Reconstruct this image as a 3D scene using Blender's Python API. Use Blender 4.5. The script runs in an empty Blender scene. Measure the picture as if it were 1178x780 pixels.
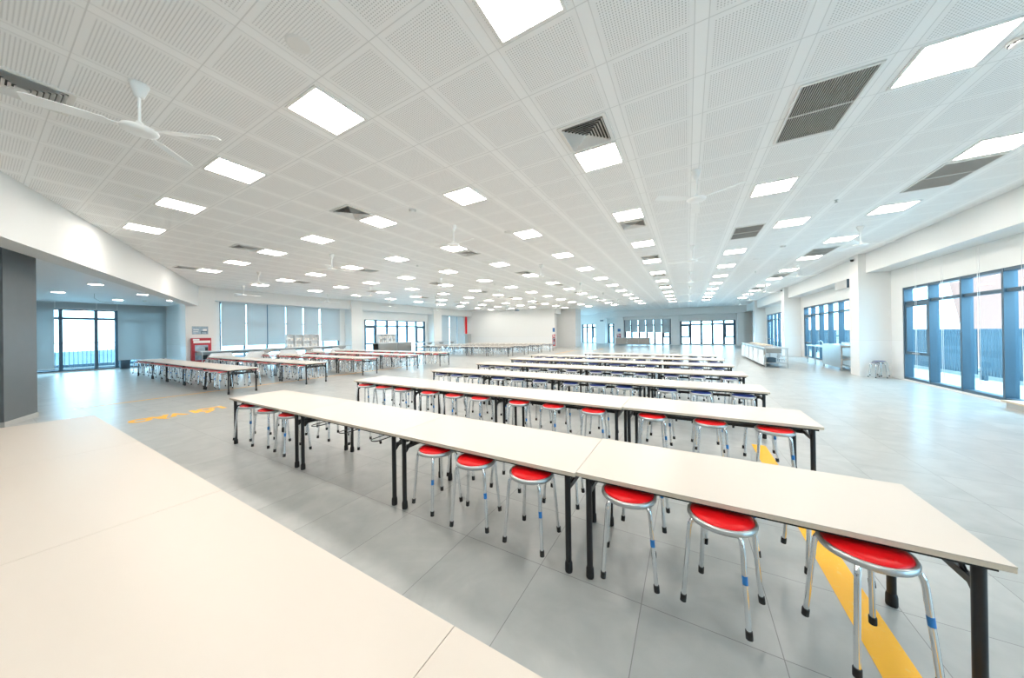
import bpy, math, random
from mathutils import Vector, Matrix
random.seed(7)
C = bpy.context.scene.collection
PI = math.pi

# ------------------------------------------------------------------ materials
def new_mat(name):
    m = bpy.data.materials.new(name); m.use_nodes = True
    nt = m.node_tree
    return m, nt, nt.nodes['Principled BSDF']

def pmat(name, col, rough=.5, metal=0., spec=.5, noise=0., nscale=20., coat=0., trans=0.):
    m, nt, b = new_mat(name)
    b.inputs['Base Color'].default_value = (*col, 1)
    b.inputs['Roughness'].default_value = rough
    b.inputs['Metallic'].default_value = metal
    b.inputs['Specular IOR Level'].default_value = spec
    if trans:
        tl = nt.nodes.new('ShaderNodeBsdfTranslucent'); tl.inputs[0].default_value = (*col, 1)
        mx_ = nt.nodes.new('ShaderNodeMixShader'); mx_.inputs[0].default_value = trans
        nt.links.new(b.outputs[0], mx_.inputs[1]); nt.links.new(tl.outputs[0], mx_.inputs[2]); nt.links.new(mx_.outputs[0], nt.nodes['Material Output'].inputs[0])
    if coat: b.inputs['Coat Weight'].default_value = coat
    if noise:
        tc = nt.nodes.new('ShaderNodeTexCoord')
        n = nt.nodes.new('ShaderNodeTexNoise'); n.inputs['Scale'].default_value = nscale; n.inputs['Detail'].default_value = 4
        nt.links.new(tc.outputs['Object'], n.inputs['Vector'])
        mx = nt.nodes.new('ShaderNodeMix'); mx.data_type = 'RGBA'
        mx.inputs['A'].default_value = (*[c*(1-noise) for c in col], 1)
        mx.inputs['B'].default_value = (*[min(1, c*(1+noise)) for c in col], 1)
        nt.links.new(n.outputs['Fac'], mx.inputs['Factor'])
        nt.links.new(mx.outputs['Result'], b.inputs['Base Color'])
    return m

class G:
    """tiny helper for math node graphs"""
    def __init__(s, nt): s.nt = nt
    def m(s, op, a, b=None, c=None):
        n = s.nt.nodes.new('ShaderNodeMath'); n.operation = op
        for i, v in enumerate((a, b, c)):
            if v is None: continue
            if isinstance(v, (int, float)): n.inputs[i].default_value = v
            else: s.nt.links.new(v, n.inputs[i])
        return n.outputs[0]
    def xyz(s):
        tc = s.nt.nodes.new('ShaderNodeTexCoord'); sp = s.nt.nodes.new('ShaderNodeSeparateXYZ')
        s.nt.links.new(tc.outputs['Object'], sp.inputs[0]); return sp.outputs[0], sp.outputs[1], sp.outputs[2], tc.outputs['Object']
    def mix(s, f, a, b):
        n = s.nt.nodes.new('ShaderNodeMix'); n.data_type = 'RGBA'
        for k, v in (('A', a), ('B', b)):
            if isinstance(v, tuple): n.inputs[k].default_value = (*v, 1)
            else: s.nt.links.new(v, n.inputs[k])
        if isinstance(f, (int, float)): n.inputs['Factor'].default_value = f
        else: s.nt.links.new(f, n.inputs['Factor'])
        return n.outputs['Result']
    def noise(s, vec, sc, det=4, dist=0.):
        n = s.nt.nodes.new('ShaderNodeTexNoise'); n.inputs['Scale'].default_value = sc
        n.inputs['Detail'].default_value = det; n.inputs['Distortion'].default_value = dist
        s.nt.links.new(vec, n.inputs['Vector']); return n.outputs['Fac']

PX, PY, LX0, LY0 = .862, .666, -1.15, 4.82      # ceiling grid pitch and the centre of the lamp cell (0,0)
CH = 4.42                                        # ceiling height

def ceiling_material():
    m, nt, b = new_mat('perforated_ceiling_tile'); g = G(nt)
    x, y, z, _ = g.xyz()
    fu = g.m('FRACT', g.m('DIVIDE', g.m('SUBTRACT', x, LX0 - PX/2 - PX*60), PX))
    fv = g.m('FRACT', g.m('DIVIDE', g.m('SUBTRACT', y, LY0 - PY/2 - PY*60), PY))
    du = g.m('MULTIPLY', g.m('MINIMUM', fu, g.m('SUBTRACT', 1., fu)), PX)    # metres to the tile border
    dv = g.m('MULTIPLY', g.m('MINIMUM', fv, g.m('SUBTRACT', 1., fv)), PY)
    band = g.m('LESS_THAN', du, .055)
    bandline = g.m('MULTIPLY', g.m('GREATER_THAN', du, .050), g.m('LESS_THAN', du, .058))
    joint = g.m('LESS_THAN', dv, .005)
    inner = g.m('MULTIPLY', g.m('GREATER_THAN', du, .098), g.m('GREATER_THAN', dv, .045))
    p = .0243
    hx = g.m('SUBTRACT', g.m('FRACT', g.m('DIVIDE', g.m('MULTIPLY', fu, PX), p)), .5)
    hy = g.m('SUBTRACT', g.m('FRACT', g.m('DIVIDE', g.m('MULTIPLY', fv, PY), p)), .5)
    d = g.m('SQRT', g.m('ADD', g.m('MULTIPLY', hx, hx), g.m('MULTIPLY', hy, hy)))
    hole = g.m('MULTIPLY', g.m('LESS_THAN', d, .235), inner)
    c = g.mix(band, (.90, .90, .89), (.93, .93, .92))
    c = g.mix(g.m('MULTIPLY', g.m('MAXIMUM', bandline, joint), .42), c, (.42, .42, .41))
    c = g.mix(hole, c, (.52, .515, .51))
    nt.links.new(c, b.inputs['Base Color'])
    b.inputs['Roughness'].default_value = .55
    return m

def floor_material():
    m, nt, b = new_mat('grey_porcelain_floor_tile'); g = G(nt)
    x, y, z, vec = g.xyz()
    T = .70
    a = g.m('DIVIDE', g.m('SUBTRACT', x, -.98 - T*80), T); c_ = g.m('DIVIDE', g.m('SUBTRACT', y, 2.115 - T*80), T)
    fu, fv = g.m('FRACT', a), g.m('FRACT', c_)
    du = g.m('MINIMUM', fu, g.m('SUBTRACT', 1., fu)); dv = g.m('MINIMUM', fv, g.m('SUBTRACT', 1., fv))
    grout = g.m('LESS_THAN', g.m('MINIMUM', du, dv), .0035)
    iu, iv = g.m('FLOOR', a), g.m('FLOOR', c_)
    wn = nt.nodes.new('ShaderNodeTexWhiteNoise'); wn.noise_dimensions = '2D'
    cb = nt.nodes.new('ShaderNodeCombineXYZ'); nt.links.new(iu, cb.inputs[0]); nt.links.new(iv, cb.inputs[1])
    nt.links.new(cb.outputs[0], wn.inputs['Vector'])
    # shift the veining per tile
    add = nt.nodes.new('ShaderNodeVectorMath'); add.operation = 'MULTIPLY_ADD'
    nt.links.new(wn.outputs['Color'], add.inputs[0]); add.inputs[1].default_value = (9, 9, 9); nt.links.new(vec, add.inputs[2])
    n1 = g.noise(add.outputs[0], 1.6, 6, 1.2); n2 = g.noise(add.outputs[0], 7., 5, .6)
    f = g.m('ADD', g.m('MULTIPLY', n1, .7), g.m('MULTIPLY', n2, .3))
    mr = nt.nodes.new('ShaderNodeMapRange'); mr.inputs[1].default_value = .3; mr.inputs[2].default_value = .7
    nt.links.new(f, mr.inputs[0])
    c = g.mix(mr.outputs[0], (.31, .322, .312), (.43, .437, .42))
    c = g.mix(grout, c, (.20, .20, .195))
    nt.links.new(c, b.inputs['Base Color'])
    b.inputs['Roughness'].default_value = .30
    b.inputs['Specular IOR Level'].default_value = .45
    return m

def tiled_wall_material(base, tile):
    """painted wall with a slightly glossy tiled dado below 1.3 m"""
    m, nt, b = new_mat('painted_wall_with_tile_dado'); g = G(nt)
    x, y, z, vec = g.xyz()
    low = g.m('LESS_THAN', z, 1.30)
    line = g.m('LESS_THAN', g.m('ABSOLUTE', g.m('SUBTRACT', z, 1.30)), .006)
    c = g.mix(low, base, tile); c = g.mix(g.m('MULTIPLY', line, .35), c, (.5, .5, .5))
    nt.links.new(c, b.inputs['Base Color'])
    r = g.m('SUBTRACT', .6, g.m('MULTIPLY', low, .30)); nt.links.new(r, b.inputs['Roughness'])
    return m

def emit_mat(name, col, s):
    m = bpy.data.materials.new(name); m.use_nodes = True; nt = m.node_tree; nt.nodes.clear()
    e = nt.nodes.new('ShaderNodeEmission'); o = nt.nodes.new('ShaderNodeOutputMaterial')
    e.inputs[0].default_value = (*col, 1); e.inputs[1].default_value = s
    nt.links.new(e.outputs[0], o.inputs[0]); return m

def glass_mat():
    m = bpy.data.materials.new('window_glass'); m.use_nodes = True; nt = m.node_tree; nt.nodes.clear()
    t = nt.nodes.new('ShaderNodeBsdfTransparent'); t.inputs[0].default_value = (.90, .96, .97, 1)
    gl = nt.nodes.new('ShaderNodeBsdfGlossy'); gl.inputs['Roughness'].default_value = .02
    lw = nt.nodes.new('ShaderNodeLayerWeight'); lw.inputs[0].default_value = .5; g = G(nt)
    f = g.m('ADD', g.m('MULTIPLY', g.m('POWER', lw.outputs['Facing'], 5.), .5), .03)
    mx = nt.nodes.new('ShaderNodeMixShader'); o = nt.nodes.new('ShaderNodeOutputMaterial')
    nt.links.new(f, mx.inputs[0]); nt.links.new(t.outputs[0], mx.inputs[1]); nt.links.new(gl.outputs[0], mx.inputs[2])
    nt.links.new(mx.outputs[0], o.inputs[0]); return m

def worn_yellow():
    m, nt, b = new_mat('worn_yellow_floor_paint'); g = G(nt)
    x, y, z, vec = g.xyz()
    n = g.noise(vec, 30., 6, .3); mr = nt.nodes.new('ShaderNodeMapRange')
    mr.inputs[1].default_value = .60; mr.inputs[2].default_value = .70; nt.links.new(n, mr.inputs[0])
    c = g.mix(mr.outputs[0], (.92, .45, .002), (.88, .50, .06)); nt.links.new(c, b.inputs['Base Color'])
    b.inputs['Roughness'].default_value = .5; return m

M = {}
M['ceil'] = ceiling_material(); M['floor'] = floor_material()
M['wall'] = tiled_wall_material((.76, .76, .74), (.765, .77, .76))
M['beam'] = pmat('painted_beam_white', (.74, .745, .73), .6)
M['soffit'] = pmat('alcove_ceiling_paint', (.88, .89, .90), .5)
M['grey_wall'] = pmat('grey_laminate_wall', (.50, .50, .485), .5, noise=.03, nscale=4)
M['dark_col'] = pmat('dark_grey_column_paint', (.125, .140, .150), .45, noise=.06, nscale=5)
M['top'] = pmat('cream_white_laminate', (.605, .545, .48), .34, spec=.35)
M['edge'] = pmat('plywood_edge', (.66, .585, .48), .6, noise=.10, nscale=60)
M['black'] = pmat('black_powder_coated_steel', (.012, .013, .015), .38)
M['rubber'] = pmat('black_rubber', (.01, .01, .011), .6)
M['chrome'] = pmat('chrome_tube', (.80, .82, .84), .11, metal=1.)
M['rim'] = pmat('satin_aluminium_rim', (.55, .57, .58), .35, metal=.8)
M['red'] = pmat('red_vinyl', (.74, .006, .010), .36, spec=.3, noise=.05, nscale=90)
M['blue'] = pmat('navy_blue_vinyl', (.006, .026, .17), .40, spec=.22, noise=.05, nscale=90)
M['dark'] = pmat('dark_slate_vinyl', (.02, .028, .05), .36)
M['sticker'] = pmat('blue_sticker', (.03, .20, .55), .4)
M['white'] = pmat('white_painted_plastic', (.80, .80, .78), .4)
M['fanwhite'] = pmat('white_fan_enamel', (.90, .91, .90), .35)
M['vent'] = pmat('white_vent_enamel', (.80, .79, .76), .45)
M['ventdark'] = pmat('dark_duct_shade', (.05, .048, .045), .8)  # flat backing under the solid ceiling, coloured as the shade inside a duct
M['ventgrey'] = pmat('grille_slat_aluminium', (.52, .50, .47), .5)
M['steel'] = pmat('brushed_stainless_steel', (.60, .60, .59), .28, metal=1., noise=.08, nscale=6)
M['steeldark'] = pmat('stainless_underside', (.34, .33, .31), .4, metal=.9)
M['panelwhite'] = pmat('white_acrylic_panel', (.80, .84, .86), .25)
M['frame'] = pmat('slate_blue_aluminium_frame', (.05, .10, .145), .42)
M['glass'] = glass_mat()
M['blind'] = pmat('grey_roller_blind_fabric', (.56, .58, .58), .8, noise=.02, nscale=40, trans=.38)
M['cord'] = pmat('white_blind_cord', (.85, .85, .85), .6)
M['yellow'] = worn_yellow()
M['redpaint'] = pmat('red_enamel_cabinet', (.42, .02, .035), .4)
M['redcloth'] = pmat('red_banner_cloth', (.75, .01, .015), .7)
M['poster'] = pmat('blue_grey_printed_panel', (.30, .40, .48), .45, noise=.55, nscale=9)
M['bluesign'] = pmat('blue_sign_panel', (.05, .16, .38), .45, noise=.25, nscale=14)
M['wood'] = pmat('pale_wood_board', (.62, .50, .36), .5, noise=.12, nscale=14)
M['greymetal'] = pmat('grey_painted_metal', (.42, .43, .42), .5)
M['extconc'] = pmat('pale_terrace_paving', (.62, .62, .60), .7, noise=.06, nscale=3)
M['fence'] = pmat('dark_blue_grey_fence_slat', (.06, .11, .15), .5)
M['pink'] = pmat('pale_pink_render', (.25, .115, .085), .8)
M['hill'] = pmat('scrubby_hillside', (.055, .10, .12), .9, noise=.7, nscale=.25)
M['lamp'] = emit_mat('lit_panel_diffuser', (1., .935, .855), 15.5)
M['downlamp'] = emit_mat('lit_downlight_diffuser', (1., .97, .92), 22.)

# ------------------------------------------------------------------ mesh builder
class MB:
    def __init__(s): s.v = []; s.f = []; s.mi = []; s.sm = []; s.cur = 0
    def _add(s, vs, fs, smooth=False):
        o = len(s.v); s.v += [tuple(p) for p in vs]
        for f in fs: s.f.append([i + o for i in f]); s.mi.append(s.cur); s.sm.append(smooth)
    def box(s, a, b):
        x0, y0, z0 = a; x1, y1, z1 = b
        s._add([(x0,y0,z0),(x1,y0,z0),(x1,y1,z0),(x0,y1,z0),(x0,y0,z1),(x1,y0,z1),(x1,y1,z1),(x0,y1,z1)],
               [(0,3,2,1),(4,5,6,7),(0,1,5,4),(1,2,6,5),(2,3,7,6),(3,0,4,7)]); return s
    def prism(s, pts, z0, z1):
        """extruded xy polygon (counter clockwise)"""
        n = len(pts)
        s._add([(p[0],p[1],z0) for p in pts] + [(p[0],p[1],z1) for p in pts],
               [tuple(range(n))[::-1], tuple(range(n, 2*n))] + [(i, (i+1) % n, n+(i+1) % n, n+i) for i in range(n)]); return s
    def yzprism(s, pts, x0, x1):
        n = len(pts)
        s._add([(x0,p[0],p[1]) for p in pts] + [(x1,p[0],p[1]) for p in pts],
               [tuple(range(n))[::-1], tuple(range(n, 2*n))] + [(i, (i+1) % n, n+(i+1) % n, n+i) for i in range(n)]); return s
    def bar(s, p, q, w, h):
        """rectangular bar from p to q"""
        p, q = Vector(p), Vector(q); d = (q - p).normalized()
        up = Vector((0,0,1)) if abs(d.z) < .95 else Vector((0,1,0))
        sd = d.cross(up).normalized() * (w/2); u = sd.cross(d).normalized() * (h/2)
        vs = [c + e for c in (p, q) for e in (-sd-u, sd-u, sd+u, -sd+u)]
        s._add(vs, [(0,1,2,3),(7,6,5,4),(0,4,5,1),(1,5,6,2),(2,6,7,3),(3,7,4,0)]); return s
    def tube(s, pts, r, n=10, r2=None, closed=False):
        pts = [Vector(p) for p in pts]; k = len(pts); rings = []
        prev = None
        for i, p in enumerate(pts):
            if closed: d = pts[(i+1) % k] - pts[i-1]
            elif i == 0: d = pts[1] - p
            elif i == k-1: d = p - pts[i-1]
            else: d = pts[i+1] - pts[i-1]
            d.normalize()
            ref = prev if prev is not None else (Vector((0,0,1)) if abs(d.z) < .9 else Vector((1,0,0)))
            a = (ref - d * ref.dot(d)).normalized(); b = d.cross(a); prev = a
            rr = r if r2 is None else r + (r2 - r) * i / (k-1)
            rings.append([p + (a*math.cos(2*PI*j/n) + b*math.sin(2*PI*j/n)) * rr for j in range(n)])
        fs = []
        for i in range(k if closed else k-1):
            i2 = (i+1) % k
            fs += [(i*n+j, i*n+(j+1) % n, i2*n+(j+1) % n, i2*n+j) for j in range(n)]
        s._add([v for r_ in rings for v in r_], fs, True)
        if not closed:
            s._add(rings[0], [tuple(range(n))[::-1]]); s._add(rings[-1], [tuple(range(n))])
        return s
    def lathe(s, prof, n=32, c=(0,0,0), smooth=True):
        k = len(prof); vs = []
        for r, z in prof: vs += [(c[0]+r*math.cos(2*PI*j/n), c[1]+r*math.sin(2*PI*j/n), c[2]+z) for j in range(n)]
        fs = [(i*n+j, i*n+(j+1) % n, (i+1)*n+(j+1) % n, (i+1)*n+j) for i in range(k-1) for j in range(n)]
        s._add(vs, fs, smooth); return s
    def quad(s, a, b, c, d): s._add([a,b,c,d], [(0,1,2,3)]); return s
    def mesh(s, name, mats):
        me = bpy.data.meshes.new(name); me.from_pydata(s.v, [], s.f)
        if not isinstance(mats, (list, tuple)): mats = [mats]
        for m in mats: me.materials.append(m)
        me.polygons.foreach_set('material_index', s.mi); me.polygons.foreach_set('use_smooth', s.sm)
        me.update(); return me
    def build(s, name, mats, parent=None, loc=None, bevel=0.):
        o = bpy.data.objects.new(name, s.mesh(name, mats)); C.objects.link(o)
        if parent is not None: o.parent = parent
        if loc: o.location = loc
        if bevel:
            b = o.modifiers.new('edge', 'BEVEL'); b.width = bevel; b.segments = 2; b.limit_method = 'ANGLE'
        return o

def link(name, me, parent=None, loc=(0,0,0), rz=0.):
    o = bpy.data.objects.new(name, me); C.objects.link(o); o.location = loc; o.rotation_euler = (0,0,rz)
    if parent is not None: o.parent = parent
    return o

def tag(o, label, cat, group=None, kind=None):
    o['label'] = label; o['category'] = cat
    if group: o['group'] = group
    if kind: o['kind'] = kind
    return o

def thing(name, label, cat, loc=(0,0,0), rz=0., group=None):
    o = bpy.data.objects.new(name, None); C.objects.link(o); o.empty_display_size = .1
    o.location = loc; o.rotation_euler = (0,0,rz)
    return tag(o, label, cat, group)

def struct(o): o['kind'] = 'structure'; return o

def dup(root, loc, rz=0., label=None, group=None):
    r = root.copy(); C.objects.link(r); r.location = loc; r.rotation_euler = (0,0,rz)
    if label: r['label'] = label
    if group: r['group'] = group
    for ch in list(root.children):
        c = ch.copy(); C.objects.link(c); c.parent = r
        for gch in ch.children:
            d = gch.copy(); C.objects.link(d); d.parent = c
    return r

ORD = ['zeroth','first','second','third','fourth','fifth','sixth','seventh','eighth','ninth','tenth','eleventh','twelfth','thirteenth','fourteenth','fifteenth','sixteenth','seventeenth']

# ------------------------------------------------------------------ camera
F, YAW, PITCH, ROLL, CY = 355.84, .5163, .002, -.0142, 382.43
EYE = Vector((0, 0, 1.74))
fwd = Vector((-math.sin(YAW)*math.cos(PITCH), math.cos(YAW)*math.cos(PITCH), math.sin(PITCH)))
rgt = Vector((math.cos(YAW), math.sin(YAW), 0)); upv = rgt.cross(fwd)
r2 = rgt*math.cos(ROLL) + upv*math.sin(ROLL); u2 = -rgt*math.sin(ROLL) + upv*math.cos(ROLL)
cam = bpy.data.cameras.new('camera'); co = bpy.data.objects.new('camera', cam); C.objects.link(co)
mw = Matrix((( r2.x, u2.x, -fwd.x, EYE.x), (r2.y, u2.y, -fwd.y, EYE.y), (r2.z, u2.z, -fwd.z, EYE.z), (0,0,0,1)))
co.matrix_world = mw
cam.sensor_fit = 'HORIZONTAL'; cam.sensor_width = 36.; cam.lens = 36.*F/1178.; cam.shift_y = (CY-390.)/1178.; cam.clip_start = .02; cam.clip_end = 500
bpy.context.scene.camera = co

# ------------------------------------------------------------------ the room shell
struct(MB().box((-29.2,-6,-.12), (6.42,48.4,0)).build('floor', M['floor']))
struct(MB().box((-23.4,-6,CH), (6.42,48.4,CH+.2)).build('ceiling', M['ceil']))
struct(MB().prism([(-29.2,6.3),(-29.2,-6),(4.55,-6.02),(-22.3,6.0)], 3.72, 3.9).build('trim_1', M['soffit']))   # alcove ceiling
# slanting downstand beam over the alcove opening
def along(p, q, t): return (p[0]+(q[0]-p[0])*t, p[1]+(q[1]-p[1])*t)
bx, by = -13.7, 6.12; bl = math.hypot(bx, by); nx, ny = by/bl, -bx/bl   # normal pointing into the hall
p0 = (-9.4-bx*1.02, .27-by*1.02); p1 = (-22.6, 6.17)
w = .42
struct(MB().prism([p0, p1, (p1[0]-nx*w, p1[1]-ny*w), (p0[0]-nx*w, p0[1]-ny*w)], 3.38, CH).build('trim_2', M['beam']))

def wall_x(name, x0, x1, ya, yb, openings, mat, z1=CH):
    """wall slab running along Y with openings (y0,y1,z0,z1)"""
    m = MB(); y = ya
    for (a, b, z0, zt) in sorted(openings):
        m.box((x0,y,0), (x1,a,z1))
        if z0 > 0: m.box((x0,a,0), (x1,b,z0))
        m.box((x0,a,zt), (x1,b,z1)); y = b
    m.box((x0,y,0), (x1,yb,z1)); return struct(m.build(name, mat))
def wall_y(name, y0, y1, xa, xb, openings, mat, z1=CH):
    m = MB(); x = xa
    for (a, b, z0, zt) in sorted(openings):
        m.box((x,y0,0), (a,y1,z1))
        if z0 > 0: m.box((a,y0,0), (b,y1,z0))
        m.box((a,y0,zt), (b,y1,z1)); x = b
    m.box((x,y0,0), (xb,y1,z1)); return struct(m.build(name, mat))

RW = [(-.8,5.3),(9.15,15.3),(19.15,25.3),(29.2,35.4)]  # first bay is out of view, added to let in daylight
wall_x('wall_right', 6.2, 6.42, -6, 43.3, [(a,b,.05,3.05) for a,b in RW], M['wall'])
LW1, LW2, LW3 = (7.05,13.95), (16.05,22.8), (24.9,29.0)
wall_x('wall_left', -23.3, -23., 6.6, 29.6, [(LW1[0],LW1[1],.05,3.74),(LW2[0],LW2[1],.05,3.02),(LW3[0],LW3[1],.05,3.72)], M['wall'])
AW = (1.55,6.1)
wall_x('wall_alcove', -28.8, -28.5, -6, 6.2, [(-4.8,-.2,.05,3.35),(AW[0],AW[1],.05,3.35)], M['wall'], 3.9)  # first opening is unseen, added to bring daylight into the alcove
wall_y('wall_alcove_return', 6.2, 6.6, -28.8, -23., [], M['wall'], CH)
wall_y('wall_back_of_hall', -6.2, -6, -29.2, 6.42, [], M['wall'])
FW1, FW2 = (-7.28,-1.8), (-.8,4.75)
wall_y('wall_far', 43., 43.3, -8.3, 6.42, [(FW1[0],FW1[1],.05,3.24),(FW2[0],FW2[1],.08,2.88)], M['wall'])
RC1, RC2 = (-14.5,-12.05), (-10.45,-8.95)
wall_y('wall_recess', 48., 48.3, -23.3, -8.3, [(RC1[0],RC1[1],.05,2.95),(RC2[0],RC2[1],.05,2.92)], M['wall'])
wall_x('wall_recess_side', -8.6, -8.3, 43., 48.3, [], M['wall'])
# the white hall end wall, slightly askew
struct(MB().prism([(-23.3,29.5),(-13.0,32.55),(-13.1,32.9),(-23.3,29.9)], 0, CH).build('wall_end', M['wall']))
struct(MB().box((-13.35,34.0,0), (-11.05,36.0,CH)).build('wall_core', M['grey_wall']))
struct(MB().box((-11.06,34.01,0), (-11.03,36.0,CH)).build('wall_core_side', M['wall']))
struct(MB().box((-13.35,32.75,3.85), (-12.75,34.0,CH)).build('trim_3', M['beam']))
struct(MB().box((-14.,33.,0), (-13.3,34.02,CH)).build('wall_core_gap', M['wall']))
# columns and window beams
k = 4
for (x0,x1,y0,y1) in [(5.4,6.21,15.95,16.65),(5.4,6.21,25.85,26.55),(5.4,6.21,36.0,36.7),(5.4,6.21,6.05,6.75),
                      (-23.01,-22.15,14.4,15.3),(-23.01,-22.15,23.15,24.3),(-22.9,-22.1,5.46,6.6),
                      (-1.75,-.95,42.5,43.05),(4.85,5.45,42.3,43.05),(-11.95,-10.5,46.2,47.4)]:
    struct(MB().box((x0,y0,0), (x1,y1,CH)).build('trim_%d' % k, M['wall'])); k += 1
struct(MB().box((-8.31,42.6,0), (-7.34,43.05,CH)).build('trim_%d' % k, M['wall'])); k += 1
for (y0,y1) in [(-6,6.05),(6.75,15.95),(16.65,25.85),(26.55,36.0),(36.7,43)]:
    struct(MB().box((5.6,y0,3.72), (6.21,y1,CH)).build('trim_%d' % k, M['beam'])); k += 1
for (y0,y1) in [(6.6,14.4),(15.3,23.15),(24.3,29.7)]:
    struct(MB().box((-23.01,y0,3.74), (-22.3,y1,CH)).build('trim_%d' % k, M['beam'])); k += 1
struct(MB().box((-8.31,41.8,3.62), (5.6,43.01,CH)).build('trim_%d' % k, M['beam'])); k += 1
struct(MB().box((-11.0,43.9,3.62), (-8.6,44.6,CH)).build('trim_%d' % k, M['beam'])); k += 1
# dark grey column below the slanting beam
ang = math.atan2(by, bx)
ux, uy = bx/bl, by/bl
q0 = (-12.85,.78); q1 = (q0[0]-ux*1.04, q0[1]-uy*1.04)
struct(MB().prism([q1, q0, (q0[0]-nx*.8, q0[1]-ny*.8), (q1[0]-nx*.8, q1[1]-ny*.8)], 0, 3.72).build('trim_%d' % k, M['dark_col'])); k += 1
e = .012
struct(MB().prism([(q1[0]+nx*e-ux*e, q1[1]+ny*e-uy*e), (q0[0]+nx*e+ux*e, q0[1]+ny*e+uy*e), (q0[0]-nx*.8+ux*e, q0[1]-ny*.8+uy*e), (q1[0]-nx*.8-ux*e, q1[1]-ny*.8-uy*e)], 0, .10).build('baseboard_column', M['greymetal']))

# ------------------------------------------------------------------ windows
def window(n, axis, base, outd, a0, a1, z0, z1, cuts, transom, depth=.19, awn=(), awz=(.87,2.5), mull=.06, sw=.09, th=.04):
    """axis 'x': wall along Y at x=base, outd = outward sign. Frame, sashes and one glazing sheet."""
    root = bpy.data.objects.new('window_%d' % n, None); C.objects.link(root); root['kind'] = 'structure'
    def bx(m, u0, u1, d0, d1, za, zb):
        lo, hi = base + outd*d0, base + outd*d1
        lo, hi = min(lo,hi), max(lo,hi)
        if axis == 'x': m.box((lo,u0,za), (hi,u1,zb))
        else: m.box((u0,lo,za), (u1,hi,zb))
    f = MB(); h = mull/2
    for u in [a0+h] + list(cuts) + [a1-h]: bx(f, u-h, u+h, .012, depth, z0, z1)
    for z in (z0+.035, z1-.035): bx(f, a0, a1, .02, depth-.01, z-.035, z+.035)
    if transom: bx(f, a0, a1, .05, depth-.02, transom-th, transom+th)
    f.build('window_frame', M['frame'], root)
    g = MB(); bx(g, a0+.01, a1-.01, depth*.72, depth*.72+.008, z0+.02, z1-.02)
    g.build('window_pane', M['glass'], root)
    ed = [a0] + list(cuts) + [a1]
    for i in awn:
        s = MB(); u0, u1 = ed[i]+.05, ed[i+1]-.05
        bx(s, u0, u0+sw, .03, .13, *awz); bx(s, u1-sw, u1, .03, .13, *awz)
        bx(s, u0+sw, u1-sw, .03, .13, awz[0], awz[0]+sw); bx(s, u0+sw, u1-sw, .03, .13, awz[1]-sw, awz[1])
        so = s.build('sash', M['frame'], root)
        hd = MB(); um = (u0+u1)/2; bx(hd, um-.16, um+.16, .0, .03, awz[0]+.03, awz[0]+.06); hd.build('handle', M['rim'], so)
    return root
for i, (a, b) in enumerate(RW):
    cuts = [b-1.24*j for j in (4,3,2,1)]
    window(i+1, 'x', 6.2, 1, a, b, .05, 3.05, cuts, 2.55, .21, awn=(4,))
def even(a, b, n): return [a+(b-a)*j/n for j in range(1, n)]
window(5, 'x', -23., -1, *LW1, .05, 3.74, even(*LW1,6), 2.55, .2)
window(6, 'x', -23., -1, *LW2, .05, 3.02, even(*LW2,6), 2.5, .2, mull=.15, sw=.13, th=.06, awn=(0,5), awz=(.95,2.45))
window(7, 'x', -23., -1, *LW3, .05, 3.72, even(*LW3,4), 2.5, .2)
window(8, 'x', -28.5, -1, *AW, .05, 3.35, [2.42,3.54,4.24,5.2], 2.85, .2, mull=.12, th=.06)
window(13, 'x', -28.5, -1, -4.8, -.2, .05, 3.35, [-3.7,-2.5,-1.3], 2.85, .2)  # out-of-view window added to brighten the alcove
window(9, 'y', 43., 1, *FW1, .05, 3.24, even(*FW1,6), 2.5, .2, mull=.22, sw=.17, th=.09, awn=(5,), awz=(.9,2.45))
window(10, 'y', 43., 1, *FW2, .08, 2.88, even(*FW2,5), 2.45, .2, mull=.22, sw=.17, th=.09, awn=(0,4), awz=(.9,2.42))
window(11, 'y', 48., 1, *RC1, .05, 2.95, even(*RC1,3), 2.5, .2, mull=.24, sw=.17, th=.09, awn=(2,), awz=(.85,2.45))
window(12, 'y', 48., 1, *RC2, .05, 2.92, even(*RC2,2), 2.5, .2, mull=.24, th=.09)

# ------------------------------------------------------------------ outside
struct(MB().box((6.42,-8,-.12), (9.4,50,-.02)).build('terrace_floor_right', M['extconc']))
struct(MB().box((8.62,-8,-.02), (8.95,50,.30)).build('terrace_kerb_right', M['extconc']))
for i, (a, b) in enumerate([(-6,6.4),(6.5,16.3),(16.4,26.3),(26.4,36.4)]):
    t = thing('terrace_fence', 'dark slatted terrace fence outside the %s bay of the window wall' % ['camera-side','first','second','third'][i], 'fence', (8.3,a,0), 0, 'fences along the window wall')
    s = MB(); y = .05
    j = 0
    while y < b-a-.05:
        s.box((-.012,y,.16), (.012,y+.085,1.66)); y += .118; j += 1
    s.build('slat_panel', M['fence'], t)
    r = MB()
    for z in (.22,1.5): r.box((.012,0,z), (.05,b-a,z+.05))
    r.build('rail', M['fence'], t)
    for q in range(5):
        yy = (b-a-.06)*q/4; MB().box((.05,yy,-.02), (.11,yy+.06,1.66)).build('post', M['fence'], t)
bt = thing('outside_building', 'pale pink gabled building seen beyond the terrace fence', 'building', (16.35,34,-6), -.47)
def xzprism(m, pts, y0, y1):
    n = len(pts)
    m._add([(p[0],y0,p[1]) for p in pts] + [(p[0],y1,p[1]) for p in pts], [tuple(range(n)), tuple(range(n, 2*n))[::-1]] + [(i, n+i, n+(i+1) % n, (i+1) % n) for i in range(n)]); return m
xzprism(MB(), [(1.2,0),(18,0),(18,16),(8,22),(-1.0,15.5)], 0, 9).build('wall', M['pink'], bt)
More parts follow.
